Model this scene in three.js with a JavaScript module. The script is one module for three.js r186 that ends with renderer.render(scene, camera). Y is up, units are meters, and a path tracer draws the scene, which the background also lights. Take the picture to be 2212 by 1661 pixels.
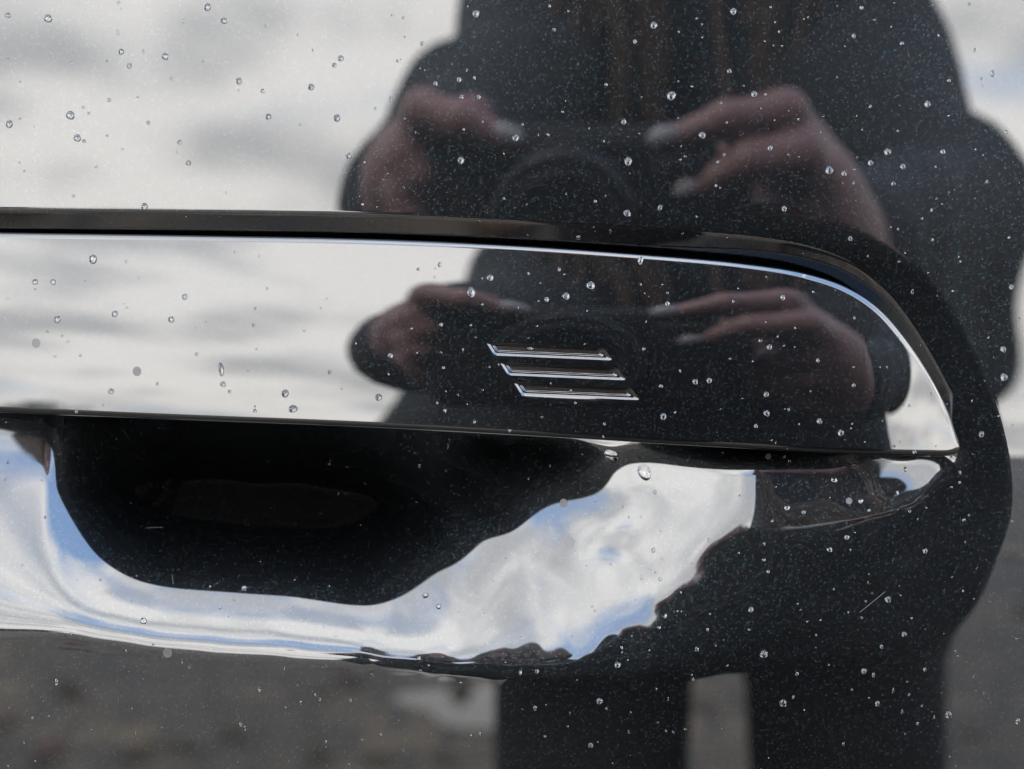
import * as THREE from 'three';
import { mergeGeometries, mergeVertices } from 'three/addons/utils/BufferGeometryUtils.js';
import { RoundedBoxGeometry } from 'three/addons/geometries/RoundedBoxGeometry.js';
import { MarchingCubes } from 'three/addons/objects/MarchingCubes.js';
import { ImprovedNoise } from 'three/addons/math/ImprovedNoise.js';

// ---------------------------------------------------------------- camera, sky, sun, exposure
const RAD = Math.PI / 180;
const PITCH = 8 * RAD;                       // the photographer looks a little down at the door
const EYE = new THREE.Vector3(0, 1.05, 0.30);
const scene = new THREE.Scene();
const camera = new THREE.PerspectiveCamera(2 * Math.atan(0.06644 / 0.30) / RAD, 1024 / 769, 0.01, 2000);
camera.position.copy(EYE);
camera.rotation.x = -PITCH;
camera.focus = 0.3;
camera.userData.fStop = camera.getFocalLength() / 4;   // an opening of 4 mm
const renderer = new THREE.WebGLRenderer({ antialias: true });
renderer.setSize(1024, 769);
renderer.shadowMap.enabled = true;
renderer.toneMapping = THREE.LinearToneMapping;
renderer.toneMappingExposure = 16;           // exposed for the reflections in black paint (4 % mirrors)

const noise3 = new ImprovedNoise();
const fbm = (x, y, z, oct = 5) => { let s = 0, a = 0.5; for (let i = 0; i < oct; i++) { s += a * noise3.noise(x, y, z); x *= 2.03; y *= 2.03; z *= 2.03; a *= 0.5; } return s; };
const clamp = THREE.MathUtils.clamp, lerp = THREE.MathUtils.lerp;
const sstep = (a, b, x) => { const t = clamp((x - a) / (b - a), 0, 1); return t * t * (3 - 2 * t); };
let seed = 7;
const rnd = () => { seed = (seed + 0x6d2b79f5) | 0; let t = Math.imul(seed ^ (seed >>> 15), 1 | seed); t = (t + Math.imul(t ^ (t >>> 7), 61 | t)) ^ t; return ((t ^ (t >>> 14)) >>> 0) / 4294967296; };

function makeSky() {                          // broken cloud cover with blue between, thicker and creamier low down
  const W = 1024, H = 512, d = new Float32Array(W * H * 4);
  for (let j = 0; j < H; j++) {
    const el = ((j + 0.5) / H - 0.5) * Math.PI, y = Math.sin(el);
    for (let i = 0; i < W; i++) {
      const az = ((i + 0.5) / W - 0.5) * 2 * Math.PI, x = Math.cos(az) * Math.cos(el), z = Math.sin(az) * Math.cos(el);
      const h = Math.max(y, 0), k = 1 / (h + 0.16), cx = x * k, cz = z * k;
      const warp = fbm(cx * 0.7 + 3, 1.3, cz * 0.7, 3);
      const c1 = fbm(cx * 0.9 + warp, 7.1, cz * 0.9 - warp, 6) * 1.5 + 0.5;
      const c2 = fbm(cx * 2.1 - 4, 2.7 + warp, cz * 1.4 + 9, 6) * 1.5 + 0.5;
      const cover = sstep(0.15, 0.6, c1 + 0.34 - 0.60 * sstep(0.25, 0.75, h));
      const shade = sstep(0.25, 0.85, c2);
      const haze = Math.exp(-h * 7);
      const blue = [lerp(0.30, 0.62, haze), lerp(0.47, 0.74, haze), lerp(0.80, 0.88, haze)];
      const cloud = [lerp(1.06, 0.60, shade), lerp(1.05, 0.612, shade), lerp(1.04, 0.635, shade)];
      const warm = [1.02, 0.985, 0.93];
      for (let c = 0; c < 3; c++) d[(j * W + i) * 4 + c] = lerp(blue[c], cloud[c], cover) * lerp(1, warm[c], haze * 0.8) * 1.0;
      d[(j * W + i) * 4 + 3] = 1;
    }
  }
  const t = new THREE.DataTexture(d, W, H, THREE.RGBAFormat, THREE.FloatType);
  t.mapping = THREE.EquirectangularReflectionMapping; t.magFilter = THREE.LinearFilter; t.needsUpdate = true;
  return t;
}
scene.background = makeSky();
scene.environment = scene.background;
const sun = new THREE.DirectionalLight(0xfff4e4, 1.0);   // a veiled sun, high behind the car
sun.position.set(-5, 12, -7);
sun.shadow.radius = 24; sun.castShadow = true;
sun.shadow.mapSize.set(2048, 2048);
Object.assign(sun.shadow.camera, { left: -3, right: 3, top: 3, bottom: -3, near: 1, far: 40 });
scene.add(sun, sun.target);

// ---------------------------------------------------------------- helpers
const used = new Map();
function numbered(n) { const k = used.get(n) ?? 0; used.set(n, k + 1); return k ? n + '_' + String(k).padStart(3, '0') : n; }
function tag(o, label, category, group, kind) {
  if (label) o.userData.label = label;
  if (category) o.userData.category = category;
  if (group) o.userData.group = group;
  if (kind) o.userData.kind = kind;
  return o;
}
function mesh(name, geo, mat, parent) {
  const m = new THREE.Mesh(geo, mat); m.castShadow = m.receiveShadow = true;
  m.name = parent ? name : numbered(name);
  (parent ?? scene).add(m); return m;
}
// door space: metres, x right, y up the door, z out of the door; turned with the lens. 1 unit here = 1 mm.
const MM = 0.001;
const doorPos = EYE.clone().add(new THREE.Vector3(0, -Math.sin(PITCH), -Math.cos(PITCH)).multiplyScalar(0.3));
function onDoor(o) { o.position.copy(doorPos); o.rotation.x = -PITCH; return o; }
const toWorld = (x, y, z) => new THREE.Vector3(x * MM, y * MM, z * MM).applyAxisAngle(new THREE.Vector3(1, 0, 0), -PITCH).add(doorPos);
// photograph position (2212 wide) to mm on the plane z
const SC = 0.08, F = 300;
const at = (px, py, z = 0) => [(px - 1106) * SC * (F - z) / F, (830.5 - py) * SC * (F - z) / F];

// ---------------------------------------------------------------- surface shapes
function curve(points, zOf) {               // smooth open polyline through photograph points
  const c = new THREE.CatmullRomCurve3(points.map(([a, b]) => { let p = at(a, b); for (let i = 0; i < 3; i++) p = at(a, b, zOf(p[0], p[1])); return new THREE.Vector3(p[0], p[1], 0); }), false, 'centripetal');
  return c;
}
function tableOf(c, n = 5000) {               // y as a function of x along a curve that runs left to right
  const p = c.getPoints(n); let i = 0;
  return (x) => {
    if (x <= p[0].x) return p[0].y + (x - p[0].x) * (p[5].y - p[0].y) / (p[5].x - p[0].x);
    let lo = 0, hi = n; while (hi - lo > 1) { const m = (lo + hi) >> 1; if (p[m].x <= x) lo = m; else hi = m; }
    const a = p[lo], b = p[hi], t = clamp((x - a.x) / Math.max(b.x - a.x, 1e-9), 0, 1); return a.y + (b.y - a.y) * t;
  };
}
// the outer sheet: leaning slightly, with a soft swelling at mid height
const TAN = (d) => Math.tan(d * RAD);
function erfI(u) { return Math.sqrt(Math.PI) / 2 * Math.tanh(1.2 * u + 0.09 * u * u * u); }
function zSheet(x, y) {
  const base = 0.0875 * y + 0.03 * x - 0.00006 * x * x;
  const yc = -2, w = 17;                       // band where the sheet faces a little more upward
  return base - TAN(3.0) * w * erfI((y - yc) / w);
}
// line of the recess edge above and to the right of the handle, as a polyline for distances
const rimPts = curve([[-900, 430], [-400, 441], [0, 449], [400, 453], [800, 459], [1200, 476], [1500, 497], [1720, 524], [1840, 566], [1920, 628], [1985, 712], [2040, 806], [2084, 895], [2110, 960], [2140, 1030], [2180, 1120], [2230, 1240]], zSheet).getPoints(2400);
// outside that, at the right, the sheet rolls gently inward along a longer curve
const rollPts = curve([[1560, 400], [1760, 452], [1900, 515], [2005, 595], [2086, 715], [2146, 845], [2182, 980], [2190, 1100], [2150, 1240], [2100, 1400], [2060, 1560]], zSheet).getPoints(2400);
function polyDist(pts, x, y) {                // signed distance, positive to the right of the way the line runs; coarse search, then fine
  const n = pts.length - 1, step = 40; let c = 0, cd = 1e9;
  for (let i = 0; i <= n; i += step) { const d = (x - pts[i].x) ** 2 + (y - pts[i].y) ** 2; if (d < cd) { cd = d; c = i; } }
  let best = 1e9, bi = 0, sx = 0;
  for (let i = Math.max(0, c - step); i < Math.min(n, c + step); i++) {
    const a = pts[i], b = pts[i + 1], ex = b.x - a.x, ey = b.y - a.y, t = clamp(((x - a.x) * ex + (y - a.y) * ey) / (ex * ex + ey * ey), 0, 1);
    const dx = x - a.x - ex * t, dy = y - a.y - ey * t, d = dx * dx + dy * dy;
    if (d < best) { best = d; bi = (i + t) / n; sx = ex * dy - ey * dx; }
  }
  return [Math.sqrt(best) * (sx < 0 ? 1 : -1), bi];
}
function depthRoll(x, y) {                     // gentle fall from that curve towards the end of the handle
  if (y < -50 || x < 14) return 0;
  const [d] = polyDist(rollPts, x, y); if (d <= 0) return 0;
  const rr = lerp(1.2, 8, sstep(-8, -40, y)), q = d < rr ? d * d / (2 * rr) : d - rr / 2;
  return lerp(sstep(14, 50, x), sstep(40, 74, x), sstep(-4, -16, y)) * sstep(-50, -10, y) * (1 - sstep(18, 32, y)) * 0.105 * Math.min(q, 60);
}
// The pressed hollow under the handle: a thin plate, flat outside its lip, bent so that it leans as wanted at given places.
// Each place: photograph x, y, lean up and lean right against the sheet in degrees.
const lipY = tableOf(curve([[-900, 1180], [-300, 1318], [0, 1368], [300, 1399], [600, 1418], [900, 1438], [1150, 1456], [1400, 1462], [1600, 1446], [1780, 1392], [1920, 1290], [2025, 1165], [2086, 1050], [2112, 950], [2120, 860]], zSheet));
const leans = [
  [1330, 1165, 9, -6], [1460, 1310, 9, -7.5], [1370, 1385, 12, -9], [1700, 1100, 12, -8.5], [1780, 1035, 16, -11], [2060, 1045, 12, -4], [1860, 1075, 16, -7], [1950, 1055, 16, -5], [940, 1200, 38, -6], [1060, 1130, 36, -13], [1250, 1250, 22, -10], [1170, 1150, 27, -15], [1400, 1020, 11, -11],
  [1600, 1005, 13, -12], [1250, 1370, 20, -10], [1180, 1395, 25, -9], [1100, 1405, 28, -8], [1060, 985, 37, -8], [1170, 985, 31, -14], [1700, 1250, 8, -3.3], [1900, 1180, 7, -3.5], [2000, 1000, 20, -6], [1560, 1200, 9, -5], [1050, 1210, 34, -12], [1010, 1060, 36, -14], [1280, 1000, 16, -16],
  
];
const PX0 = -100, PY0 = -54, PW = 188, PH = 66;
function bendPlate() {
  let U = null, pw = 0, ph = 0, ps = 0;
  for (const h of [3.2, 1.6, 0.8]) {
    const W = Math.round(PW / h) + 1, H = Math.round(PH / h) + 1, free = new Uint8Array(W * H), u = new Float64Array(W * H), rhs = new Float64Array(W * H);
    for (let j = 0; j < H; j++) for (let i = 0; i < W; i++) {
      const x = PX0 + i * h, y = PY0 + j * h, k = j * W + i; free[k] = y > lipY(x) - 1.6 * h && x < 86.5 ? 1 : 0;
      if (free[k] && U) { const fi = clamp((x - PX0) / ps, 0, pw - 1.001), fj = clamp((y - PY0) / ps, 0, ph - 1.001), a = fi | 0, b = fj | 0, p = fi - a, q = fj - b; u[k] = lerp(lerp(U[b * pw + a], U[b * pw + a + 1], p), lerp(U[(b + 1) * pw + a], U[(b + 1) * pw + a + 1], p), q); }
    }
    const data = [];                             // [i, j, slope x, slope y, weight]
    const put = (x, y, sx, sy, w) => { const i = Math.round((x - PX0) / h), j = Math.round((y - PY0) / h); if (i > 0 && j > 0 && i < W - 1 && j < H - 1 && free[j * W + i]) data.push([j * W + i, sx, sy, w]); };
    for (const [px, py, a, b] of leans) { const [x, y] = at(px, py, -6); for (let u = -4; u <= 4; u += h) for (let v = -4; v <= 4; v += h) put(x + u, y + v, TAN(b), TAN(a), 0.26 * h * h * Math.exp(-(u * u + v * v) / 6)); }
    const wide = 0.6 * h * h;                     // along the lip the roll is known everywhere
    for (let x = at(-120, 0)[0]; x <= at(1240, 0)[0]; x += h) for (let t = h; t < 46; t += h) {
      const px = x / SC + 1106, y = lipY(x) + t;
      const A = px < 400 ? lerp(14, 50.5, sstep(-150, 300, px)) : lerp(50.5, 24, sstep(650, 1240, px)), L = px < 400 ? lerp(4, 5.2, sstep(-150, 300, px)) : lerp(5.2, 2.0, sstep(600, 960, px));
      put(x, y, px < 60 ? TAN(8 * sstep(2, 14, t)) : NaN, TAN(A * (1 - Math.exp(-(t + 0.3) / L)) * (t > 26 ? Math.max(0.2, 1 - (t - 26) / 20) : 1)), wide * (1 + 3 * sstep(740, 900, px)) * lerp(1, 1 - sstep(3, 7, t), sstep(740, 1000, px)));
    }
    const lam = 0.34 / (h * h), R = [];          // energy rows: sum of coefficient * u = target
    for (const [k, sx, sy, w] of data) { const q = Math.sqrt(w) / (2 * h); if (sx === sx) R.push([[k + 1, k - 1], [q, -q], q * 2 * h * sx]); R.push([[k + W, k - W], [q, -q], q * 2 * h * sy]); }
    for (let j = 0; j < H; j++) for (let i = 0; i < W; i++) {   // flat outside the lip, and above it past the end of the handle
      const x = PX0 + i * h, y = PY0 + j * h, k = j * W + i, e = Math.max(clamp((lipY(x) - y) / h + 0.5, 0, 1), 0.06 * clamp((y - lerp(14, -13, sstep(66, 80, x))) / 9 + 0.5, 0, 1), clamp((x - 82) / h + 0.5, 0, 1));
      if (free[k] && e > 0) R.push([[k], [Math.sqrt(1.2 * e) / h], 0]);
    }
    const lb = Math.sqrt(lam);
    for (let j = 1; j < H - 1; j++) for (let i = 1; i < W - 1; i++) {
      const k = j * W + i; R.push([[k - 1, k, k + 1], [lb, -2 * lb, lb], 0]); R.push([[k - W, k, k + W], [lb, -2 * lb, lb], 0]); const c = lb * 1.414 / 4; R.push([[k + W + 1, k + W - 1, k - W + 1, k - W - 1], [c, -c, -c, c], 0]);
    }
    for (let i = 0; i < W; i++) { const k = (H - 1) * W + i; R.push([[k, k - W, k - 2 * W], [lb, -2 * lb, lb], 0]); }
    const apply = (v, out) => { out.fill(0); for (const [id, co] of R) { let s = 0; for (let e = 0; e < id.length; e++) s += co[e] * v[id[e]]; for (let e = 0; e < id.length; e++) out[id[e]] += co[e] * s; } for (let k = 0; k < out.length; k++) if (!free[k]) out[k] = 0; };
    for (const [id, co, t] of R) if (t) for (let e = 0; e < id.length; e++) if (free[id[e]]) rhs[id[e]] += co[e] * t;
    const n = u.length, r = new Float64Array(n), p = new Float64Array(n), q = new Float64Array(n); apply(u, q); let rr = 0;
    for (let k = 0; k < n; k++) { r[k] = free[k] ? rhs[k] - q[k] : 0; p[k] = r[k]; rr += r[k] * r[k]; }
    const r0 = rr; for (let it = 0; it < (h > 2 ? 1500 : h > 1 ? 700 : 260) && rr > r0 * 1e-9; it++) { apply(p, q); let pq = 0; for (let k = 0; k < n; k++) pq += p[k] * q[k]; const al = rr / pq; let r2 = 0; for (let k = 0; k < n; k++) { u[k] += al * p[k]; r[k] -= al * q[k]; r2 += r[k] * r[k]; } const be = r2 / rr; rr = r2; for (let k = 0; k < n; k++) p[k] = r[k] + be * p[k]; }
    U = u; pw = W; ph = H; ps = h;
  }
  return { U, W: pw, H: ph, h: ps };
}
const plate = bendPlate();
const bs = (t) => [(1 - t) ** 3 / 6, (3 * t ** 3 - 6 * t * t + 4) / 6, (-3 * t ** 3 + 3 * t * t + 3 * t + 1) / 6, t ** 3 / 6];
function depthPlate(x, y) {                      // the bent plate as a smooth spline
  const fi = (x - PX0) / plate.h, fj = (y - PY0) / plate.h; if (fj < 1) return 0;
  const i = clamp(Math.floor(fi), 1, plate.W - 3), j = clamp(Math.floor(fj), 1, plate.H - 3), a = bs(clamp(fi - i, 0, 1)), b = bs(clamp(fj - j, 0, 1)); let s = 0;
  for (let q = 0; q < 4; q++) for (let p = 0; p < 4; p++) s += a[p] * b[q] * plate.U[(j - 1 + q) * plate.W + i - 1 + p];
  return s * (1 - sstep(-4, 11, y));
}
function depthTop(x, y) {
  const [d, s] = polyDist(rimPts, x, y); if (d <= 0) return 0;
  // a short roll, a narrow chamfer that faces down and out, then the steep wall
  const c = TAN(21), w = TAN(80), d1 = 0.7, d2 = 3.5, r2 = 0.5;
  if (d < d1) return c * d * d / (2 * d1);
  if (d < d2) return c * (d - d1 / 2);
  const e = d - d2, z2 = c * (d2 - d1 / 2);
  return e < r2 ? z2 + c * e + (w - c) * e * e / (2 * r2) : z2 + c * e + (w - c) * (e - r2 / 2);
}
// the hidden back of the recess drops away behind the handle
let wellLine = null;
function well(x, y) { return wellLine ? 15 * sstep(3, 11, y - wellLine(x)) * (1 - sstep(66, 76, x)) : 0; }
function smin(a, b, k) { k = Math.max(k, 1e-9); const h = Math.max(k - Math.abs(a - b), 0) / k; return Math.min(a, b) - h * h * k * 0.25; }
function depth(x, y) {
  if (y > 45 || y < -56) return 0;
  const b = depthTop(x, y), a = well(x, y), c = depthRoll(x, y) + depthPlate(x, y);
  return c + (a > 0 && b > 0 ? Math.max(0, smin(a, b, Math.min(3, a, b))) : 0);
}
const zDoor = (x, y) => zSheet(x, y) - depth(x, y);

// the handle: a slightly barrelled bar that stands off the sheet
const Z0 = 2.8;
const along = (x, y) => y + 0.042 * (x + 20);
function zHandle0(x, y) {
  const u = along(x, y) - 24;
  const end = Math.max(0, x - 60);
  return Z0 - 0.0314 * u - 0.00126 * u * u + 0.03 * (x - 20) - 0.00008 * (x - 20) * (x - 20) - 0.0034 * end * end;
}
const hTop = curve([[-900, 486], [-400, 493], [0, 500], [400, 506], [800, 514], [1100, 527], [1400, 548], [1600, 566], [1740, 588], [1830, 618], [1900, 664], [1960, 732], [2015, 815], [2050, 885], [2072, 950], [2078, 966]], zHandle0);
const hBottom = curve([[-900, 853], [-400, 874], [0, 892], [400, 909], [800, 925], [1200, 946], [1500, 964], [1800, 980], [2000, 986], [2055, 985], [2074, 976], [2078, 966]], zHandle0);

wellLine = tableOf(hBottom);
// engraved bars: three slanted strokes
const barCorners = [[1050, 740], [1303, 752], [1325, 779], [1068, 768]];
const bars = [0, 1, 2].map((k) => barCorners.map(([a, b]) => { let p = at(a + 29.6 * k, b + 43 * k); for (let i = 0; i < 3; i++) p = at(a + 29.6 * k, b + 43 * k, zHandle0(...p)); return p; }));
function barDist(q, x, y) {                    // distance inside a convex quadrilateral, positive inside
  let m = 1e9;
  for (let i = 0; i < 4; i++) { const a = q[i], b = q[(i + 1) % 4], ex = b[0] - a[0], ey = b[1] - a[1], l = Math.hypot(ex, ey); const d = -(ex * (y - a[1]) - ey * (x - a[0])) / l * (i === 0 ? 2.2 : 1); m = smin(m, d, 0.45); }
  return m;
}
function groove(x, y) {
  let g = 0;
  for (const q of bars) {
    if (x < q[0][0] - 1 || x > q[2][0] + 1 || y > q[0][1] + 1 || y < q[2][1] - 1) continue;
    const d = barDist(q, x, y); if (d <= 0) continue;
    g = 0.26 * sstep(0, 0.46, d) + 0.26 * sstep(0.64, 0.98, d);
  }
  return g;
}
const zHandle = (x, y) => zHandle0(x, y) - groove(x, y);

function normalOf(zf, x, y, h = 0.03) {
  const zx = (zf(x + h, y) - zf(x - h, y)) / (2 * h), zy = (zf(x, y + h) - zf(x, y - h)) / (2 * h), l = 1 / Math.hypot(zx, zy, 1);
  return [-zx * l, -zy * l, l];
}

// ---------------------------------------------------------------- paint
function flakeMaps() {
  const N = 1024, c = new Uint8Array(N * N * 4);
  for (let i = 0; i < N * N; i++) {
    c[i * 4] = c[i * 4 + 1] = c[i * 4 + 2] = 62 + 20 * rnd(); c[i * 4 + 3] = 255;
  }
  for (let k = 0; k < N * N / 9; k++) {        // pearl flakes two texels wide
    const x = (rnd() * N) | 0, y = (rnd() * N) | 0, b = 72 + 86 * Math.pow(rnd(), 2.3), h = rnd(), col = [b * (h < 0.35 ? 0.72 : 1), b * (h > 0.8 ? 0.85 : 0.98), b * (h > 0.8 ? 0.7 : 1)];
    for (let q = 0; q < 4; q++) { const o = (((y + (q >> 1)) % N) * N + (x + (q & 1)) % N) * 4; for (let e = 0; e < 3; e++) c[o + e] = Math.max(c[o + e], col[e]); }
  }
  const mk = (d, srgb) => { const t = new THREE.DataTexture(d, N, N); t.wrapS = t.wrapT = THREE.RepeatWrapping; t.magFilter = THREE.LinearFilter; if (srgb) t.colorSpace = THREE.SRGBColorSpace; t.needsUpdate = true; return t; };
  return mk(c, true);
}
const flakeColor = flakeMaps();
const paint = new THREE.MeshPhysicalMaterial({ color: new THREE.Color().setRGB(0.046, 0.052, 0.057), metalness: 1, roughness: 0.40, clearcoat: 1, clearcoatRoughness: 0, map: flakeColor });
paint.name = 'black_pearl_paint';
const paintHandle = paint.clone(); paintHandle.color.setRGB(0.032, 0.036, 0.040);
const UVS = 1 / 130;                           // 130 mm per repeat of the flake pattern

// ---------------------------------------------------------------- door sheet with its recess
const door = onDoor(new THREE.Group()); door.name = numbered('parked_car'); scene.add(door);
tag(door, 'glossy black parked car, its wet door and pull handle filling the view', 'car');
function axis(fine0, fine1, step, ends) {      // fine grid lines in view, growing steps to the ends
  const v = []; for (let x = fine0; x <= fine1 + 1e-9; x += step) v.push(x);
  for (let s = step, x = fine1; x < ends[1]; ) { s *= 1.35; x += Math.min(s, 40); v.push(Math.min(x, ends[1])); }
  for (let s = step, x = fine0; x > ends[0]; ) { s *= 1.35; x -= Math.min(s, 40); v.unshift(Math.max(x, ends[0])); }
  return v;
}
{
  const xs = axis(-96, 96, 0.3, [-430, 430]), ys = axis(-72, 72, 0.3, [-330, 330]);
  const nx = xs.length, ny = ys.length, pos = new Float32Array(nx * ny * 3), nor = new Float32Array(nx * ny * 3), uv = new Float32Array(nx * ny * 2), dep = new Float32Array(nx * ny), zz = new Float32Array(nx * ny);
  for (let j = 0, k = 0; j < ny; j++) for (let i = 0; i < nx; i++, k++) { dep[k] = depth(xs[i], ys[j]); zz[k] = zSheet(xs[i], ys[j]) - dep[k]; }
  for (let j = 0, k = 0; j < ny; j++) for (let i = 0; i < nx; i++, k++) {
    pos.set([xs[i] * MM, ys[j] * MM, zz[k] * MM], k * 3);
    const i0 = Math.max(i - 1, 0), i1 = Math.min(i + 1, nx - 1), j0 = Math.max(j - 1, 0), j1 = Math.min(j + 1, ny - 1);
    const zx = (zz[j * nx + i1] - zz[j * nx + i0]) / (xs[i1] - xs[i0]), zy = (zz[j1 * nx + i] - zz[j0 * nx + i]) / (ys[j1] - ys[j0]), l = 1 / Math.hypot(zx, zy, 1);
    nor.set([-zx * l, -zy * l, l], k * 3);
    uv.set([xs[i] * UVS, ys[j] * UVS], k * 2);
  }
  const sheet = [], cup = [];
  for (let j = 0; j < ny - 1; j++) for (let i = 0; i < nx - 1; i++) {
    const a = j * nx + i, b = a + 1, c = a + nx, d = c + 1, inCup = dep[a] > 0.25 && dep[d] > 0.25;
    (inCup ? cup : sheet).push(a, b, d, a, d, c);
  }
  const make = (idx) => {
    const map = new Map(), p = [], n = [], u = [];
    const out = idx.map((v) => { let q = map.get(v); if (q === undefined) { q = map.size; map.set(v, q); p.push(pos[v * 3], pos[v * 3 + 1], pos[v * 3 + 2]); n.push(nor[v * 3], nor[v * 3 + 1], nor[v * 3 + 2]); u.push(uv[v * 2], uv[v * 2 + 1]); } return q; });
    const g = new THREE.BufferGeometry();
    g.setAttribute('position', new THREE.Float32BufferAttribute(p, 3)); g.setAttribute('normal', new THREE.Float32BufferAttribute(n, 3)); g.setAttribute('uv', new THREE.Float32BufferAttribute(u, 2)); g.setIndex(out);
    return g;
  };
  mesh('door_panel', make(sheet), paint, door);
  mesh('handle_recess', make(cup), paint, door);
}

// ---------------------------------------------------------------- handle
const handleParts = {};
{
  const top = hTop.getPoints(900), bot = hBottom.getPoints(900);
  const yTop = (() => { const f = tableOf(hTop); return f; })(), yBot = tableOf(hBottom, 900);
  // outline, left end bottom -> right tip -> left end top, then inset by the edge radius
  const R = 1.15, x0 = at(-900, 0)[0];
  const outline = [...bot, ...top.slice(0, -1).reverse()];
  // resample evenly
  const path = []; { let acc = 0; path.push(outline[0]); for (let i = 1; i < outline.length; i++) { acc += outline[i].distanceTo(outline[i - 1]); if (acc > 0.35) { path.push(outline[i]); acc = 0; } } }
  const inset = path.map((p, i) => {
    const a = path[Math.max(i - 2, 0)], b = path[Math.min(i + 2, path.length - 1)], tx = b.x - a.x, ty = b.y - a.y, l = Math.hypot(tx, ty);
    const ox = ty / l, oy = -tx / l;           // outward
    return { x: p.x - ox * R, y: p.y - oy * R, ox, oy };
  });
  // front face between inset top and inset bottom, column by column
  const tipX = Math.max(...inset.map((p) => p.x));
  const lower = inset.slice(0, inset.findIndex((p) => p.x === tipX) + 1), upper = inset.slice(inset.findIndex((p) => p.x === tipX)).reverse();
  const yOn = (list, x) => { let lo = 0, hi = list.length - 1; while (hi - lo > 1) { const m = (lo + hi) >> 1; if (list[m].x <= x) lo = m; else hi = m; } const a = list[lo], b = list[hi]; return a.y + (b.y - a.y) * clamp((x - a.x) / Math.max(b.x - a.x, 1e-9), 0, 1); };
  const xs = [], eL = bars[0][0][0] - 1.2, eR = bars[2][2][0] + 1.2;
  for (let x = x0; x < -95; x += 6) xs.push(x);
  for (let x = -95; x < eL; x += 1) xs.push(x);
  for (let x = eL; x < eR; x += 0.11) xs.push(x);
  for (let x = eR; x < tipX - 12; x += 0.8) xs.push(x);
  for (let x = tipX - 12; x < tipX - 0.02; x += 0.25) xs.push(x);
  xs.push(tipX - 0.01);
  const vs = []; { const va = 0.20, vb = 0.66; for (let v = 0; v < va; v += 0.02) vs.push(v); for (let v = va; v < vb; v += 0.0036) vs.push(v); for (let v = vb; v < 1; v += 0.02) vs.push(v); vs.push(1); }
  const pos = [], nor = [], uv = [], idx = [], ny = vs.length;
  for (const x of xs) { const yb = yOn(lower, x), yt = yOn(upper, x); for (const v of vs) { const y = lerp(yb, yt, v); pos.push(x * MM, y * MM, zHandle(x, y) * MM); nor.push(...normalOf(zHandle, x, y)); uv.push(x * UVS + 0.37, y * UVS + 0.61); } }
  for (let i = 0; i < xs.length - 1; i++) for (let j = 0; j < ny - 1; j++) { const a = i * ny + j, b = a + ny; idx.push(a, b, b + 1, a, b + 1, a + 1); }
  // rounded edge and side all the way round, then the back
  const rings = []; for (let k = 0; k <= 14; k++) rings.push({ o: R * Math.sin(k / 14 * Math.PI / 2), z: -R * (1 - Math.cos(k / 14 * Math.PI / 2)), f: k / 14 * Math.PI / 2 });
  const thick = 6.5; for (let k = 0; k <= 8; k++) rings.push({ o: R * Math.cos(k / 8 * Math.PI / 2), z: -thick + R - R * Math.sin(k / 8 * Math.PI / 2), f: Math.PI / 2 + k / 8 * Math.PI / 2 });
  const base = pos.length / 3, nr = rings.length;
  for (const p of inset) {
    const z = zHandle0(p.x, p.y), nf = new THREE.Vector3(...normalOf(zHandle0, p.x, p.y)), o = new THREE.Vector3(p.ox, p.oy, 0); o.addScaledVector(nf, -o.dot(nf)).normalize();
    for (const r of rings) {
      pos.push((p.x + o.x * r.o + nf.x * r.z) * MM, (p.y + o.y * r.o + nf.y * r.z) * MM, (z + o.z * r.o + nf.z * r.z) * MM);
      const n = nf.clone().multiplyScalar(Math.cos(r.f)).addScaledVector(o, Math.sin(r.f)); nor.push(n.x, n.y, n.z); uv.push(p.x * UVS, (p.y + r.o - r.z) * UVS);
    }
  }
  for (let i = 0; i < inset.length - 1; i++) for (let k = 0; k < nr - 1; k++) { const a = base + i * nr + k, b = a + nr; idx.push(a, a + 1, b + 1, a, b + 1, b); }
  // back face
  const b0 = pos.length / 3;
  for (const x of xs.filter((_, i) => i % 4 === 0).concat(tipX - 0.01)) { const yb = yOn(lower, x), yt = yOn(upper, x); for (const y of [yb, (yb + yt) / 2, yt]) { pos.push(x * MM, y * MM, (zHandle0(x, y) - thick) * MM); nor.push(0, 0, -1); uv.push(x * UVS, y * UVS); } }
  const nb = (pos.length / 3 - b0) / 3; for (let i = 0; i < nb - 1; i++) for (let j = 0; j < 2; j++) { const a = b0 + i * 3 + j, b = a + 3; idx.push(a, b + 1, b, a, a + 1, b + 1); }
  const g = new THREE.BufferGeometry();
  g.setAttribute('position', new THREE.Float32BufferAttribute(pos, 3)); g.setAttribute('normal', new THREE.Float32BufferAttribute(nor, 3)); g.setAttribute('uv', new THREE.Float32BufferAttribute(uv, 2)); g.setIndex(idx);
  handleParts.mesh = mesh('door_handle', g, paintHandle, door);
  handleParts.yTop = yTop; handleParts.yBot = yBot;
  // dark floor of each engraved stroke
  const floorMat = new THREE.MeshPhysicalMaterial({ color: new THREE.Color().setRGB(0.0028, 0.0017, 0.0013), roughness: 0.22, specularIntensity: 0.5 }); floorMat.name = 'dark_brown_stroke';
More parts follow.
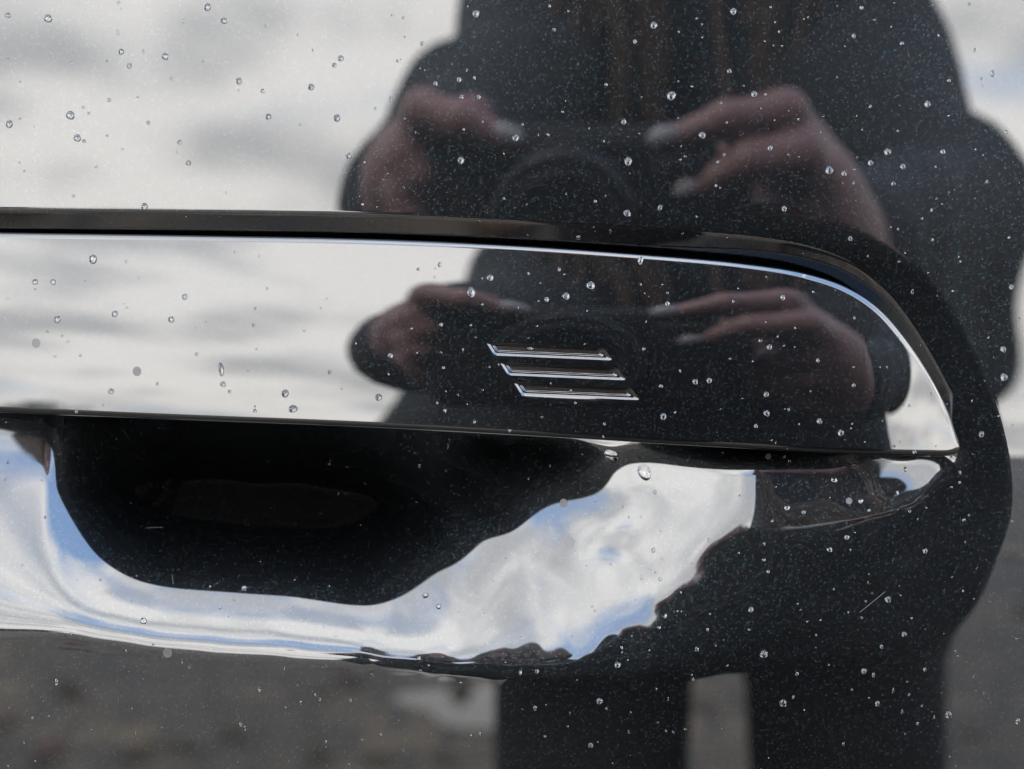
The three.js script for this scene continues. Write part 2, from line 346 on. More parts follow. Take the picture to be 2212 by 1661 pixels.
  for (const q of bars) {
    const cx = q.reduce((s, p) => s + p[0], 0) / 4, cy = q.reduce((s, p) => s + p[1], 0) / 4;
    const inner = (d) => q.map((p) => { const a = Math.hypot(p[0] - cx, p[1] - cy); return p; });
    const gx = [], nX = 60, nY = 4, ps = [], ns = [], us = [], ii = [];
    for (let i = 0; i <= nX; i++) for (let j = 0; j <= nY; j++) {
      const s = lerp(0.055, 0.945, i / nX), t = lerp(0.24, 0.50, j / nY);
      const tx = lerp(q[0][0], q[1][0], s), ty = lerp(q[0][1], q[1][1], s), bx = lerp(q[3][0], q[2][0], s), by = lerp(q[3][1], q[2][1], s), x = lerp(tx, bx, t), y = lerp(ty, by, t);
      ps.push(x * MM, y * MM, (zHandle0(x, y) - 0.516) * MM); ns.push(...normalOf(zHandle0, x, y)); us.push(x * UVS, y * UVS);
    }
    for (let i = 0; i < nX; i++) for (let j = 0; j < nY; j++) { const a = i * (nY + 1) + j, b = a + nY + 1; ii.push(a, a + 1, b + 1, a, b + 1, b); }
    const fg = new THREE.BufferGeometry(); fg.setAttribute('position', new THREE.Float32BufferAttribute(ps, 3)); fg.setAttribute('normal', new THREE.Float32BufferAttribute(ns, 3)); fg.setAttribute('uv', new THREE.Float32BufferAttribute(us, 2)); fg.setIndex(ii);
    mesh('engraved_bar', fg, floorMat, handleParts.mesh);
  }
}

// matt bracket in the gap behind the handle
{
  const p = [], idx = [], yT = tableOf(hTop), rimY = tableOf(curve([[-900, 430], [-400, 441], [0, 449], [400, 453], [800, 459], [1200, 476], [1500, 497], [1720, 524], [1840, 566], [1920, 628], [1985, 712]], zSheet));
  let n = 0;
  for (let x = -180; x <= 66; x += 1.5, n++) { const a = yT(x) - 10, b = rimY(x) - 1, z = zSheet(x, b) - 12; p.push(x * MM, b * MM, z * MM, x * MM, a * MM, (z - 1.5) * MM, x * MM, a * MM, (z - 4) * MM, x * MM, b * MM, (z - 3) * MM); }
  for (let i = 0; i < n - 1; i++) for (let k = 0; k < 4; k++) { const a = i * 4 + k, b = i * 4 + (k + 1) % 4; idx.push(a, b, b + 4, a, b + 4, a + 4); }
  const g = new THREE.BufferGeometry(); g.setAttribute('position', new THREE.Float32BufferAttribute(p, 3)); g.setIndex(idx);
  const q = g.toNonIndexed(); q.computeVertexNormals();
  const m = new THREE.MeshStandardMaterial({ color: new THREE.Color().setRGB(0.0025, 0.0025, 0.0025), roughness: 0.95 }); m.name = 'matt_black_plastic';
  mesh('handle_bracket', q, m, door);
}
// the rest of the car side, which shades what stands in front of it
{
  const body = (name, w, h, t, x, y, z, rx, m, r) => { const g = new RoundedBoxGeometry(w, h, t, 3, r); g.rotateX(rx); g.translate(x, y, z); return mesh(name, g, m, door); };
  body('front_side_panel', 1.5, 0.66, 0.08, -1.19, 0.0, -0.045, 0.087, paint, 0.03);
  body('rear_side_panel', 1.3, 0.66, 0.08, 1.09, 0.0, -0.045, 0.087, paint, 0.03);
  body('sill_panel', 4.1, 0.22, 0.12, -0.1, -0.445, -0.09, 0.087, paint, 0.04);
  const gl = new THREE.MeshPhysicalMaterial({ color: new THREE.Color().setRGB(0.006, 0.007, 0.008), roughness: 0.02 }); gl.name = 'dark_side_glass';
  body('side_window', 2.6, 0.40, 0.02, -0.1, 0.55, -0.075, -0.33, gl, 0.008);
  body('roof', 2.2, 0.05, 1.3, -0.1, 0.745, -0.75, 0.14, paint, 0.02);
}
//@PERSON
// ---------------------------------------------------------------- what the paint mirrors: photographer
const sub = (a, b) => [a[0] - b[0], a[1] - b[1], a[2] - b[2]];
function capsule(p, a, b, ra, rb) {
  const bx = b[0] - a[0], by = b[1] - a[1], bz = b[2] - a[2], px = p[0] - a[0], py = p[1] - a[1], pz = p[2] - a[2];
  const t = clamp((px * bx + py * by + pz * bz) / (bx * bx + by * by + bz * bz + 1e-12), 0, 1);
  return Math.hypot(px - bx * t, py - by * t, pz - bz * t) - (ra + (rb - ra) * t);
}
function fieldMesh(bones, centre, half, cells, k, cut) {   // one continuous skin round tapered bones
  const mc = new MarchingCubes(cells, new THREE.MeshBasicMaterial(), false, false, 160000), H = cells / 2;
  mc.isolation = 0;
  for (let z = 0, q = 0; z < cells; z++) for (let y = 0; y < cells; y++) for (let x = 0; x < cells; x++, q++) {
    const p = [centre[0] + (x - H) / H * half, centre[1] + (y - H) / H * half, centre[2] + (z - H) / H * half];
    let d = 1e3; for (const b of bones) d = smin(d, capsule(p, b[0], b[1], b[2], b[3]), b[4] ?? k);
    if (cut) d = Math.max(d, cut(p));
    mc.field[q] = -d;
  }
  mc.update();
  const n = mc.count, g = new THREE.BufferGeometry(), P = new Float32Array(n * 3);
  for (let i = 0; i < n; i++) for (let c = 0; c < 3; c++) P[i * 3 + c] = centre[c] + mc.positionArray[i * 3 + c] * half;
  g.setAttribute('position', new THREE.BufferAttribute(P, 3));
  const m = mergeVertices(g, 1e-5); m.computeVertexNormals(); return m;
}
const cam = (x, y, z) => { const v = toWorld(x, y, z); return [v.x, v.y, v.z]; };   // door-space mm to world
const J = {
  pelvis: [0.10, 0.88, 0.96], waist: [0.085, 1.00, 0.90], chest: [0.055, 1.16, 0.79], neck: [0.05, 1.29, 0.71], headLow: [0.045, 1.38, 0.64], headTop: [0.045, 1.47, 0.645],
  shL: [-0.005, 1.185, 0.73], shR: [0.142, 1.166, 0.73], elL: [-0.056, 1.115, 0.58], elR: [0.200, 1.076, 0.58], wrL: cam(-66, 2, 385), wrR: cam(112, -14, 388),
  hipL: [0.008, 0.86, 0.95], hipR: [0.192, 0.86, 0.95], knL: [0.000, 0.46, 0.90], knR: [0.200, 0.46, 0.90], anL: [-0.005, 0.09, 0.95], anR: [0.205, 0.09, 0.95],
};
const cloth = (r, g, b) => { const m = new THREE.MeshPhysicalMaterial({ color: new THREE.Color().setRGB(r, g, b), roughness: 0.9 }); return m; };
const skinMat = new THREE.MeshPhysicalMaterial({ color: new THREE.Color().setRGB(0.28, 0.155, 0.150), roughness: 0.5 }); skinMat.name = 'skin';
const person = new THREE.Group(); person.name = numbered('person'); scene.add(person);
tag(person, 'person in dark jacket and trousers leaning forward with a camera, mirrored in the paint', 'person');
{
  const shift = new THREE.Vector3(J.pelvis[0], 0, J.pelvis[2]); person.position.copy(shift);
  const put = (name, g, m) => { g.translate(-shift.x, 0, -shift.z); return mesh(name, g, m, person); };
  // skin: head, neck, forearms, and two hands on their own grids
  const headB = [[J.neck, J.headLow, 0.055, 0.05], [J.headLow, J.headTop, 0.068, 0.085], [[0.045, 1.345, 0.60], [0.045, 1.40, 0.61], 0.03, 0.05], [[0.045, 1.40, 0.545], [0.045, 1.425, 0.56], 0.010, 0.008, 0.01],
    [[-0.038, 1.41, 0.645], [-0.040, 1.43, 0.65], 0.013, 0.015, 0.01], [[0.128, 1.41, 0.645], [0.130, 1.43, 0.65], 0.013, 0.015, 0.01]];
  const head = fieldMesh(headB, [0.045, 1.38, 0.65], 0.19, 64, 0.03);
  const arms = fieldMesh([[J.elL, J.wrL, 0.020, 0.022], [J.elR, J.wrR, 0.018, 0.022], [J.elL, J.shL, 0.02, 0.025], [J.elR, J.shR, 0.016, 0.025], [J.shL, J.shR, 0.035, 0.035], [J.chest, J.pelvis, 0.09, 0.1], [J.chest, J.neck, 0.08, 0.05], [J.hipL, J.knL, 0.06, 0.045], [J.knL, J.anL, 0.045, 0.035], [J.hipR, J.knR, 0.06, 0.045], [J.knR, J.anR, 0.045, 0.035]], [0.07, 0.72, 0.68], 0.72, 100, 0.03);
  // right hand: index on the top plate, middle finger on the grip, the others below it, thumb behind
  const R = (pts, r0, r1) => pts.slice(1).map((p, i) => [pts[i], p, lerp(r0, r1, i / (pts.length - 1)), lerp(r0, r1, (i + 1) / (pts.length - 1)), 0.004]);
  const c = cam;
  const right = [
    [J.wrR, c(99, 4, 370), 0.022, 0.018, 0.012], [c(97, -8, 372), c(90, 26, 364), 0.013, 0.011, 0.02], [c(100, -14, 372), c(92, 8, 366), 0.016, 0.012, 0.02],
    ...R([c(90, 28, 362), c(83, 39, 350), c(60, 37, 341), c(36, 29, 341)], 0.0108, 0.0046),
    ...R([c(96, 16, 360), c(89, 24, 346), c(68, 22, 339), c(45, 11, 340)], 0.0114, 0.0048),
    ...R([c(96, 0, 364), c(90, 3, 354), c(78, -1, 354), c(74, -6, 364)], 0.0088, 0.0075),
    ...R([c(96, -12, 368), c(90, -12, 357), c(80, -14, 357), c(75, -18, 366)], 0.0082, 0.0068),
    ...R([c(98, 6, 380), c(84, 20, 398), c(68, 23, 402)], 0.0112, 0.0083)];
  const left = [
    [J.wrL, c(-66, 16, 372), 0.019, 0.013, 0.012], [c(-67, 6, 374), c(-62, 26, 366), 0.011, 0.010, 0.02],
    ...R([c(-60, 28, 362), c(-55, 40, 354), c(-40, 37, 345), c(-21, 30, 343)], 0.0104, 0.0048),
    ...R([c(-64, 22, 366), c(-62, 24, 356), c(-58, 16, 354), c(-59, 8, 362)], 0.0086, 0.007),
    ...R([c(-66, 10, 368), c(-63, 10, 358), c(-60, 2, 356), c(-61, -4, 364)], 0.0084, 0.007),
    ...R([c(-66, 0, 370), c(-63, -4, 360), c(-60, -10, 360), c(-61, -16, 366)], 0.0076, 0.006),
    ...R([c(-62, 22, 378), c(-52, 34, 398), c(-40, 38, 402)], 0.0115, 0.0085)];
  const rg = fieldMesh(right, c(90, 14, 365), 0.075, 60, 0.008), lg = fieldMesh(left, c(-50, 14, 365), 0.075, 60, 0.008);
  const nailMat = new THREE.MeshPhysicalMaterial({ color: new THREE.Color().setRGB(0.46, 0.44, 0.47), roughness: 0.2 }); nailMat.name = 'nail';
  put('body', mergeGeometries([head, arms, rg, lg]), skinMat);
  for (const [p, q] of [[c(36, 29, 341), c(60, 37, 341)], [c(45, 11, 340), c(68, 22, 339)], [c(-21, 30, 343), c(-40, 37, 345)]]) { const g = new THREE.SphereGeometry(1, 14, 10).scale(0.0062, 0.0036, 0.0020); const d = new THREE.Vector3(...p).sub(new THREE.Vector3(...q)).normalize(); g.rotateZ(Math.atan2(d.y, d.x)); g.translate(p[0] - d.x * 0.0005, p[1] + 0.0020, p[2] - 0.0042); const nl = put('nail', g, nailMat); }
  const cuff = (e, w, t) => e.map((v, i) => lerp(v, w[i], t));
  const jacketB = [[J.waist, J.chest, 0.150, 0.120], [J.chest, J.neck, 0.115, 0.07], [J.shL, J.shR, 0.066, 0.060], [J.shL, J.elL, 0.056, 0.038], [J.shR, J.elR, 0.058, 0.034, 0.09], [J.elL, cuff(J.elL, J.wrL, 0.97), 0.038, 0.030], [J.elR, cuff(J.elR, J.wrR, 0.92), 0.031, 0.030], [[-0.005, 1.13, 0.84], [-0.045, 0.97, 0.90], 0.11, 0.12], [[0.09, 1.13, 0.84], [0.15, 0.97, 0.90], 0.11, 0.12],
    [[-0.03, 0.98, 0.90], [-0.035, 0.90, 0.92], 0.12, 0.125], [[0.14, 0.98, 0.90], [0.17, 0.90, 0.92], 0.12, 0.125], [J.waist, [0.10, 0.96, 0.95], 0.15, 0.14], [[0.045, 1.24, 0.76], [0.05, 1.36, 0.71], 0.115, 0.10]];
  const jm = cloth(0.020, 0.024, 0.028); jm.name = 'dark_jacket_cloth';
  const jg = fieldMesh(jacketB, [0.075, 1.05, 0.72], 0.46, 110, 0.035, (p) => 0.800 + 0.006 * Math.sin(p[0] * 30) - p[1]);
  { const P = jg.attributes.position, Nn = jg.attributes.normal; for (let i = 0; i < P.count; i++) { const w = 0.006 * fbm(P.getX(i) * 14, P.getY(i) * 9, P.getZ(i) * 14, 3) * 2; P.setXYZ(i, P.getX(i) + Nn.getX(i) * w, P.getY(i) + Nn.getY(i) * w, P.getZ(i) + Nn.getZ(i) * w); } jg.computeVertexNormals(); }
  put('jacket', jg, jm);
  const tm = cloth(0.010, 0.010, 0.012); tm.name = 'black_trouser_cloth';
  put('trousers', fieldMesh([[J.pelvis, [0.10, 0.91, 0.95], 0.10, 0.10], [J.hipL, J.knL, 0.077, 0.066], [J.knL, J.anL, 0.066, 0.058], [J.hipR, J.knR, 0.077, 0.066], [J.knR, J.anR, 0.068, 0.058]], [0.10, 0.50, 0.93], 0.52, 90, 0.012, (p) => 0.06 - p[1]), tm);
  const sm = cloth(0.03, 0.025, 0.022); sm.name = 'shoe_leather';
  put('shoes', fieldMesh([[J.anL, [J.anL[0], 0.04, 0.97], 0.045, 0.04], [[J.anL[0], 0.04, 0.97], [J.anL[0] - 0.01, 0.035, 0.79], 0.042, 0.036], [J.anR, [J.anR[0], 0.04, 0.97], 0.045, 0.04], [[J.anR[0], 0.04, 0.97], [J.anR[0] + 0.01, 0.035, 0.79], 0.042, 0.036]], [0.10, 0.07, 0.88], 0.2, 60, 0.02, (p) => -p[1]), sm);
  // long brown hair that hangs forward over the chest
  const hair = [fieldMesh([[[0.045, 1.46, 0.665], [0.045, 1.40, 0.70], 0.095, 0.085], [[-0.03, 1.45, 0.65], [-0.045, 1.32, 0.66], 0.035, 0.035], [[0.12, 1.45, 0.65], [0.135, 1.32, 0.66], 0.035, 0.035]], [0.045, 1.40, 0.68], 0.2, 56, 0.03)];
  for (let i = 0; i < 34; i++) {
    const side = i % 2 ? 1 : -1, a = 0.06 + side * (0.035 + rnd() * 0.05), len = 0.15 + rnd() * 0.14, x1 = a + side * (rnd() * 0.04 - 0.028);
    const cv = new THREE.CatmullRomCurve3([[a, 1.36, 0.645], [a + side * 0.012, 1.30, 0.615 + rnd() * 0.02], [x1, 1.36 - len * 0.7, 0.625 + rnd() * 0.02], [x1 + rnd() * 0.02 - 0.01, 1.36 - len, 0.635 + rnd() * 0.02]].map((q) => new THREE.Vector3(...q)));
    hair.push(new THREE.TubeGeometry(cv, 16, 0.0025 + rnd() * 0.005, 7));
  }
  const hm = cloth(0.075, 0.043, 0.026); hm.name = 'brown_hair'; hm.roughness = 0.5;
  put('hair', mergeGeometries(hair.map((g) => { const q = g.index ? g.toNonIndexed() : g; q.deleteAttribute('uv'); return q; })), hm);
}
// the photographer's camera, its front ring just behind the place the picture is taken from
{
  const k = new THREE.Group(); k.name = numbered('compact_camera'); scene.add(k); onDoor(k);
  tag(k, 'black compact camera held up in both hands in front of the jacket', 'camera');
  const black = cloth(0.006, 0.006, 0.007); black.name = 'camera_body_black'; black.roughness = 0.6; black.specularIntensity = 0.5;
  const b = new RoundedBoxGeometry(0.118, 0.070, 0.034, 4, 0.010); b.translate(0, 0, 0.366); mesh('camera_body', b, black, k);
  const grip = new RoundedBoxGeometry(0.026, 0.062, 0.020, 4, 0.009); grip.translate(0.044, -0.003, 0.345); mesh('grip', grip, black, k);
  const lens = new THREE.LatheGeometry([[0.0185, 0.0], [0.0205, -0.001], [0.0225, 0.0], [0.0255, 0.0005], [0.0265, 0.002], [0.0265, 0.016], [0.0275, 0.018], [0.0275, 0.030], [0.029, 0.032], [0.029, 0.046]].map(([r, z]) => new THREE.Vector2(r, z)), 64);
  lens.rotateX(Math.PI / 2); lens.translate(0, 0, 0.306); mesh('lens_barrel', lens, black, k);
  const shiny = cloth(0.045, 0.046, 0.05); shiny.name = 'lens_ring_metal'; shiny.roughness = 0.4;
  for (const [r, w, z] of [[0.0262, 0.0008, 0.3062], [0.0202, 0.0006, 0.3050], [0.0150, 0.0005, 0.3090]]) { const t = new THREE.TorusGeometry(r, w, 8, 64); t.translate(0, 0, z); mesh('lens_ring', t, shiny, k); }
  const glass = new THREE.SphereGeometry(0.03, 40, 12, 0, 6.2832, 0, 0.65); glass.rotateX(-Math.PI / 2); glass.translate(0, 0, 0.3400);
  const gm = new THREE.MeshPhysicalMaterial({ color: new THREE.Color().setRGB(0.004, 0.004, 0.006), roughness: 0.02 }); gm.name = 'lens_glass';
  mesh('front_lens', glass, gm, k);
}

// ---------------------------------------------------------------- ground that the paint mirrors
{
  const N = 512, d = new Uint8Array(N * N * 4);
  for (let j = 0; j < N; j++) for (let i = 0; i < N; i++) {
    const u = i / N, v = j / N, n = 1.5 * fbm(u * 7, v * 7, 3, 4) + 0.9 * fbm(u * 38, v * 38, 9, 4), sr = Math.floor(v * 20), su = u * 20 + (sr % 2) * 0.5 + 0.2 * Math.sin(sr * 5), sc = Math.floor(su), fu = su - sc, fv = v * 20 - sr;
      const joint = sstep(0.0, 0.13, Math.min(fu, 1 - fu, fv, 1 - fv)), tone = Math.sin(sc * 12.9898 + sr * 78.233) * 43758.5453, q = clamp((0.42 + 0.7 * n + 0.32 * (tone - Math.floor(tone))) * lerp(0.25, 1, joint), 0, 1), o = (j * N + i) * 4;
    d[o] = lerp(16, 98, q); d[o + 1] = lerp(12, 83, q); d[o + 2] = lerp(7, 62, q); d[o + 3] = 255;
  }
  const t = new THREE.DataTexture(d, N, N); t.colorSpace = THREE.SRGBColorSpace; t.wrapS = t.wrapT = THREE.MirroredRepeatWrapping; t.magFilter = THREE.LinearFilter; t.repeat.set(100, 100); t.needsUpdate = true;
  const gm = new THREE.MeshPhysicalMaterial({ map: t, roughness: 0.62 }); gm.name = 'worn_paving';
  const g = new THREE.PlaneGeometry(500, 500); g.rotateX(-Math.PI / 2);
  tag(mesh('ground', g, gm), null, null, null, 'structure');
}

// puddles, fallen leaves and two distant trees, all seen only in the paint
{
  const wm = new THREE.MeshPhysicalMaterial({ color: new THREE.Color().setRGB(0.02, 0.02, 0.02), roughness: 0.02, ior: 1.33 }); wm.name = 'puddle_water';
  for (const [x, z, a, b, label] of [[-0.50, 4.9, 0.22, 0.20, 'shallow puddle behind the photographer, the narrower of the two on the left'], [-0.30, 4.3, 0.26, 0.28, 'wide shallow puddle just left of the photographer'], [1.9, 5.6, 0.24, 0.24, 'round shallow puddle to the right of the photographer']]) {
    const sh = new THREE.Shape(), n = 40;
    for (let i = 0; i <= n; i++) { const t = i / n * 2 * Math.PI, r = 1 + 0.12 * Math.sin(3 * t + x * 9) + 0.08 * Math.sin(5 * t + z); const q = [a * r * Math.cos(t), b * r * Math.sin(t)]; i ? sh.lineTo(...q) : sh.moveTo(...q); }
    const g = new THREE.ShapeGeometry(sh, 4); g.rotateX(-Math.PI / 2); const m = mesh('puddle', g, wm); m.position.set(x, 0.005, z);
    tag(m, label, 'puddle', null, 'structure');
  }
  const lm = new THREE.MeshPhysicalMaterial({ color: new THREE.Color().setRGB(0.055, 0.036, 0.020), roughness: 0.8, side: THREE.DoubleSide }); lm.name = 'dead_leaf';
  const lg = new THREE.CircleGeometry(0.045, 7); lg.scale(1, 0.62, 1); lg.rotateX(-Math.PI / 2);
  { const P = lg.attributes.position; for (let i = 0; i < P.count; i++) P.setY(i, 0.008 + 5 * P.getX(i) ** 2); lg.computeVertexNormals(); }
  const leaves = new THREE.InstancedMesh(lg, lm, 420), M4 = new THREE.Matrix4(), Q = new THREE.Quaternion(), col = new THREE.Color();
  for (let i = 0; i < 420; i++) { Q.setFromEuler(new THREE.Euler(0, rnd() * 6.3, 0)); const sc = 0.7 + rnd() * 0.9; M4.compose(new THREE.Vector3((rnd() - 0.5) * 9, 0, 1.2 + rnd() * rnd() * 9), Q, new THREE.Vector3(sc, sc, sc)); leaves.setMatrixAt(i, M4); leaves.setColorAt(i, col.setRGB(0.6 + rnd() * 0.8, 0.6 + rnd() * 0.6, 0.6 + rnd() * 0.4)); }
  leaves.name = numbered('fallen_leaves'); leaves.castShadow = leaves.receiveShadow = true; scene.add(leaves); tag(leaves, 'brown fallen leaves scattered over the dark paving', 'leaves', null, 'stuff');
  const fm = cloth(0.06, 0.13, 0.14), bk = cloth(0.05, 0.04, 0.03); fm.name = 'foliage'; bk.name = 'bark';
  for (const [x, z, h, w, label] of [[-22.0, 58, 3.6, 2.2, 'low bluish green tree far off on the left, the taller of two'], [-25.6, 60, 3.0, 2.4, 'low bluish green tree far off on the left, the shorter of two']]) {
    const t = new THREE.Group(); t.name = numbered('tree'); t.position.set(x, 0, z); scene.add(t); tag(t, label, 'tree');
    const tk = new THREE.CylinderGeometry(0.08, 0.16, h * 0.7, 9); tk.translate(0, h * 0.35, 0); mesh('trunk', tk, bk, t);
    const cl = [];
    for (let i = 0; i < 900; i++) { const a = rnd() * 6.28, u = rnd() * 2 - 1, r = Math.pow(rnd(), 0.4), g = new THREE.CircleGeometry(0.10 + rnd() * 0.1, 5); g.rotateX(rnd() * 3); g.rotateY(rnd() * 6); const sq = Math.sqrt(1 - u * u) * r * w * (0.8 + 0.25 * Math.sin(3 * a)); g.translate(Math.cos(a) * sq, h * 0.56 + u * r * h * 0.44, Math.sin(a) * sq); cl.push(g); }
    mesh('crown', mergeGeometries(cl), fm, t);
  }
}

// ---------------------------------------------------------------- rain on the paint
// where a photograph position meets the handle or the door
const inHandle = (px, py) => { const [x, y] = at(px, py, Z0); return x < 77.2 && y > handleParts.yBot(x) + 0.25 && y < handleParts.yTop(x) - 0.25; };
function surfaceAt(px, py) {
  const onH = inHandle(px, py), zf = onH ? zHandle : zDoor;
  let p = at(px, py, onH ? Z0 : 0); for (let i = 0; i < 12; i++) p = at(px, py, zf(p[0], p[1]));
  return { x: p[0], y: p[1], z: zf(p[0], p[1]), n: normalOf(zf, p[0], p[1], 0.1), onH };
}
const water = new THREE.MeshPhysicalMaterial({ color: 0xffffff, roughness: 0, transmission: 1, thickness: 0.001, ior: 1.33 }); water.name = 'rain_water';
function dropShape(kind) {                     // a cap of water on the paint, unit radius; steeper below than above
  const NR = 9, NA = 20, p = [0, 0, 0], idx = [], H = [0.62, 0.72, 0.55, 0.30][kind];
  p[2] = H;
  for (let r = 1; r <= NR; r++) for (let a = 0; a < NA; a++) {
    const q = Math.sin(r / NR * Math.PI / 2), t = a / NA * 2 * Math.PI, wob = 1 + [0.03, 0.06, 0.08, 0.07][kind] * Math.sin(2 * t + kind) + [0.02, 0.04, 0.05, 0.03][kind] * Math.sin(3 * t + 2 * kind);
    const R0 = (1 + H * H) / (2 * H), z = Math.sqrt(Math.max(R0 * R0 - q * q, 0)) - (R0 - H);
    p.push(q * wob * Math.cos(t), q * wob * Math.sin(t) - 0.06 * (1 - q * q), z);
  }
  for (let a = 0; a < NA; a++) { const b = (a + 1) % NA; idx.push(0, 1 + a, 1 + b); for (let r = 0; r < NR - 1; r++) { const o = 1 + r * NA; idx.push(o + a, o + NA + a, o + NA + b, o + a, o + NA + b, o + b); } }
  const dome = new THREE.BufferGeometry(); dome.setAttribute('position', new THREE.Float32BufferAttribute(p, 3)); dome.setIndex(idx); dome.computeVertexNormals();
  const bp = [0, 0, -0.05], bi = [], o = 1 + (NR - 1) * NA; for (let a = 0; a < NA; a++) bp.push(p[(o + a) * 3], p[(o + a) * 3 + 1], p[(o + a) * 3 + 2] - 0);
  for (let a = 0; a < NA; a++) { bi.push(0, 1 + (a + 1) % NA, 1 + a); }
  const base = new THREE.BufferGeometry(); base.setAttribute('position', new THREE.Float32BufferAttribute(bp, 3)); base.setIndex(bi); base.computeVertexNormals();
  return mergeGeometries([dome, base]);
}
const dropShapes = [0, 1, 2, 3].map(dropShape);
function dropMatrix(px, py, r, sx = 1, sy = 1, spin = 0, sink = 0.02) {
  const s = surfaceAt(px, py), q = new THREE.Quaternion().setFromUnitVectors(new THREE.Vector3(0, 0, 1), new THREE.Vector3(...s.n)).multiply(new THREE.Quaternion().setFromAxisAngle(new THREE.Vector3(0, 0, 1), spin));
  const m = new THREE.Matrix4().compose(new THREE.Vector3((s.x - s.n[0] * sink) * MM, (s.y - s.n[1] * sink) * MM, (s.z - s.n[2] * sink) * MM), q, new THREE.Vector3(r * sx * MM, r * sy * MM, r * MM));
  return new THREE.Matrix4().makeRotationX(-PITCH).setPosition(doorPos).multiply(m);
}
function zoneOf(px, py) {
  if (inHandle(px, py)) return px < 800 ? 0 : px > 1400 ? 2 : 1;
  if (py < 470 || (py < 640 && px > 2000)) return px < 800 ? 3 : px < 1400 ? 4 : 5;
  if (px > 2080) return 6;
  if (py > 1440) return px < 1080 ? 7 : 8;
  return px < 1280 ? 9 : 10;
}
const zones = ["handle's bright left half", "handle's middle beside engraved strokes", "handle's dark right end", 'door over mirrored pale sky', 'door over mirrored left hand', 'door over mirrored right hand',
  "door beside handle's right end", 'door foot over mirrored paving', 'door foot over mirrored trousers', "hollow's deep left part", "hollow's shallow right part"];
const bands = [[530, 660, 780], [530, 660, 780], [560, 690, 820], [0, 150, 310], [0, 150, 310], [0, 150, 310], [640, 850, 1100], [1440, 1510, 1580], [1440, 1510, 1580], [900, 1120, 1290], [960, 1130, 1290]];
const ONES = ['', 'first', 'second', 'third', 'fourth', 'fifth', 'sixth', 'seventh', 'eighth', 'ninth', 'tenth', 'eleventh', 'twelfth', 'thirteenth', 'fourteenth', 'fifteenth', 'sixteenth', 'seventeenth', 'eighteenth', 'nineteenth', 'twentieth'];
const ordinal = (n) => n <= 20 ? ONES[n] : n < 30 ? 'twenty-' + ONES[n - 20] : n === 30 ? 'thirtieth' : 'thirty-' + ONES[n - 30];
const drops = [];                              // [px, py, radius in mm, width, height, label]
for (const d of [
  [1320, 985, 1.3, 1, 1.12, 'big flat raindrop just under the handle edge, the upper left of two big ones'], [1392, 1020, 1.3, 0.88, 1.2, 'big flat raindrop under the handle edge, the lower right of two big ones'],
  [478, 798, 0.62, 0.7, 2.0, 'tall smeared raindrop on the left half of the handle, longest there'], [1018, 632, 0.85, 0.85, 1.2, 'biggest raindrop on the handle, above and left of the engraved strokes'],
  [633, 883, 0.75, 1, 0.9, 'bulging raindrop hanging on the lower edge of the bright handle half'], [1450, 207, 0.85, 1, 1, 'biggest raindrop on the door, between the two mirrored hands']]) drops.push(d);
for (const [px, py, r] of [[104, 40, .7], [484, 45, .55], [357, 122, .6], [516, 175, .55], [672, 188, .55], [152, 249, .75], [167, 298, .65], [20, 268, .65], [580, 252, .5], [753, 337, .5], [262, 112, .5], [279, 142, .45], [736, 126, .5], [728, 255, .6], [388, 307, .4], [407, 352, .45], [312, 446, .6], [1357, 349, .75], [1412, 55, .65], [1517, 292, .6], [1791, 368, .75], [1823, 375, .5], [1355, 461, .65], [1114, 298, .65], [1028, 30, .7], [1584, 25, .6], [1917, 328, .65], [2003, 225, .6], [1663, 320, .5], [1880, 352, .5], [1950, 360, .5], [1694, 451, .5], [1059, 600, .6], [1276, 617, .75], [1223, 640, .65], [1181, 647, .45], [201, 560, .75], [370, 690, .55], [124, 690, .6], [248, 678, .55], [76, 609, .5], [115, 609, .5], [399, 641, .5], [616, 850, .65], [818, 858, .6], [240, 845, .5], [482, 830, .5], [310, 1341, .6], [919, 1286, .55], [948, 1310, .5], [527, 1272, .6], [1650, 1413, .75], [1334, 1436, .6], [1918, 1295, .6], [2168, 815, .7], [1433, 900, .6], [1532, 822, .5], [1502, 825, .5], [1662, 750, .5], [1656, 893, .55], [1655, 852, .5], [1770, 910, .5], [1816, 935, .6], [1859, 1082, .5], [1829, 1160, .5], [1792, 1187, .5], [1998, 1190, .5], [2120, 938, .55], [1276, 1610, .5], [1866, 1450, .5], [1895, 1520, .5], [1953, 1370, .5], [1160, 1450, .4], [560, 1490, .4], [520, 1565, .4], [690, 1510, .35]]) drops.push([px, py, r, 0.95, 1.08]);
for (let tries = 0; drops.length < 700 && tries < 14000; tries++) {
  const px = 8 + rnd() * 2196, py = 6 + rnd() * 1650; let r = 0.15 * Math.pow(1 - rnd() * 0.965, -0.42); const z = zoneOf(px, py);
  if (py > 455 && py < 500 && px < 1300 && rnd() < 0.8) continue;
  if ((z === 3 || z === 0) && rnd() < 0.35) continue;
  if (z === 9) { if (rnd() < 0.35) continue; r *= 0.8; } if (z === 7) r *= 0.8;
  if (Math.abs(py - (500 + 0.03 * px)) < 14 && px < 1700) continue;
  const s = surfaceAt(px, py); if (s.n[2] < 0.72 || groove(s.x, s.y) > 0.02 && s.onH && rnd() < 0.5) continue;
  if (drops.some((d) => Math.hypot(d[0] - px, d[1] - py) < (d[2] + r) * 16)) continue;
  drops.push([px, py, Math.min(r, 0.6), 0.88 + rnd() * 0.2, 0.95 + rnd() * 0.35 + (rnd() < 0.1 ? 0.3 + rnd() * 0.8 : 0)]);
}
drops.sort((a, b) => b[2] - a[2]);
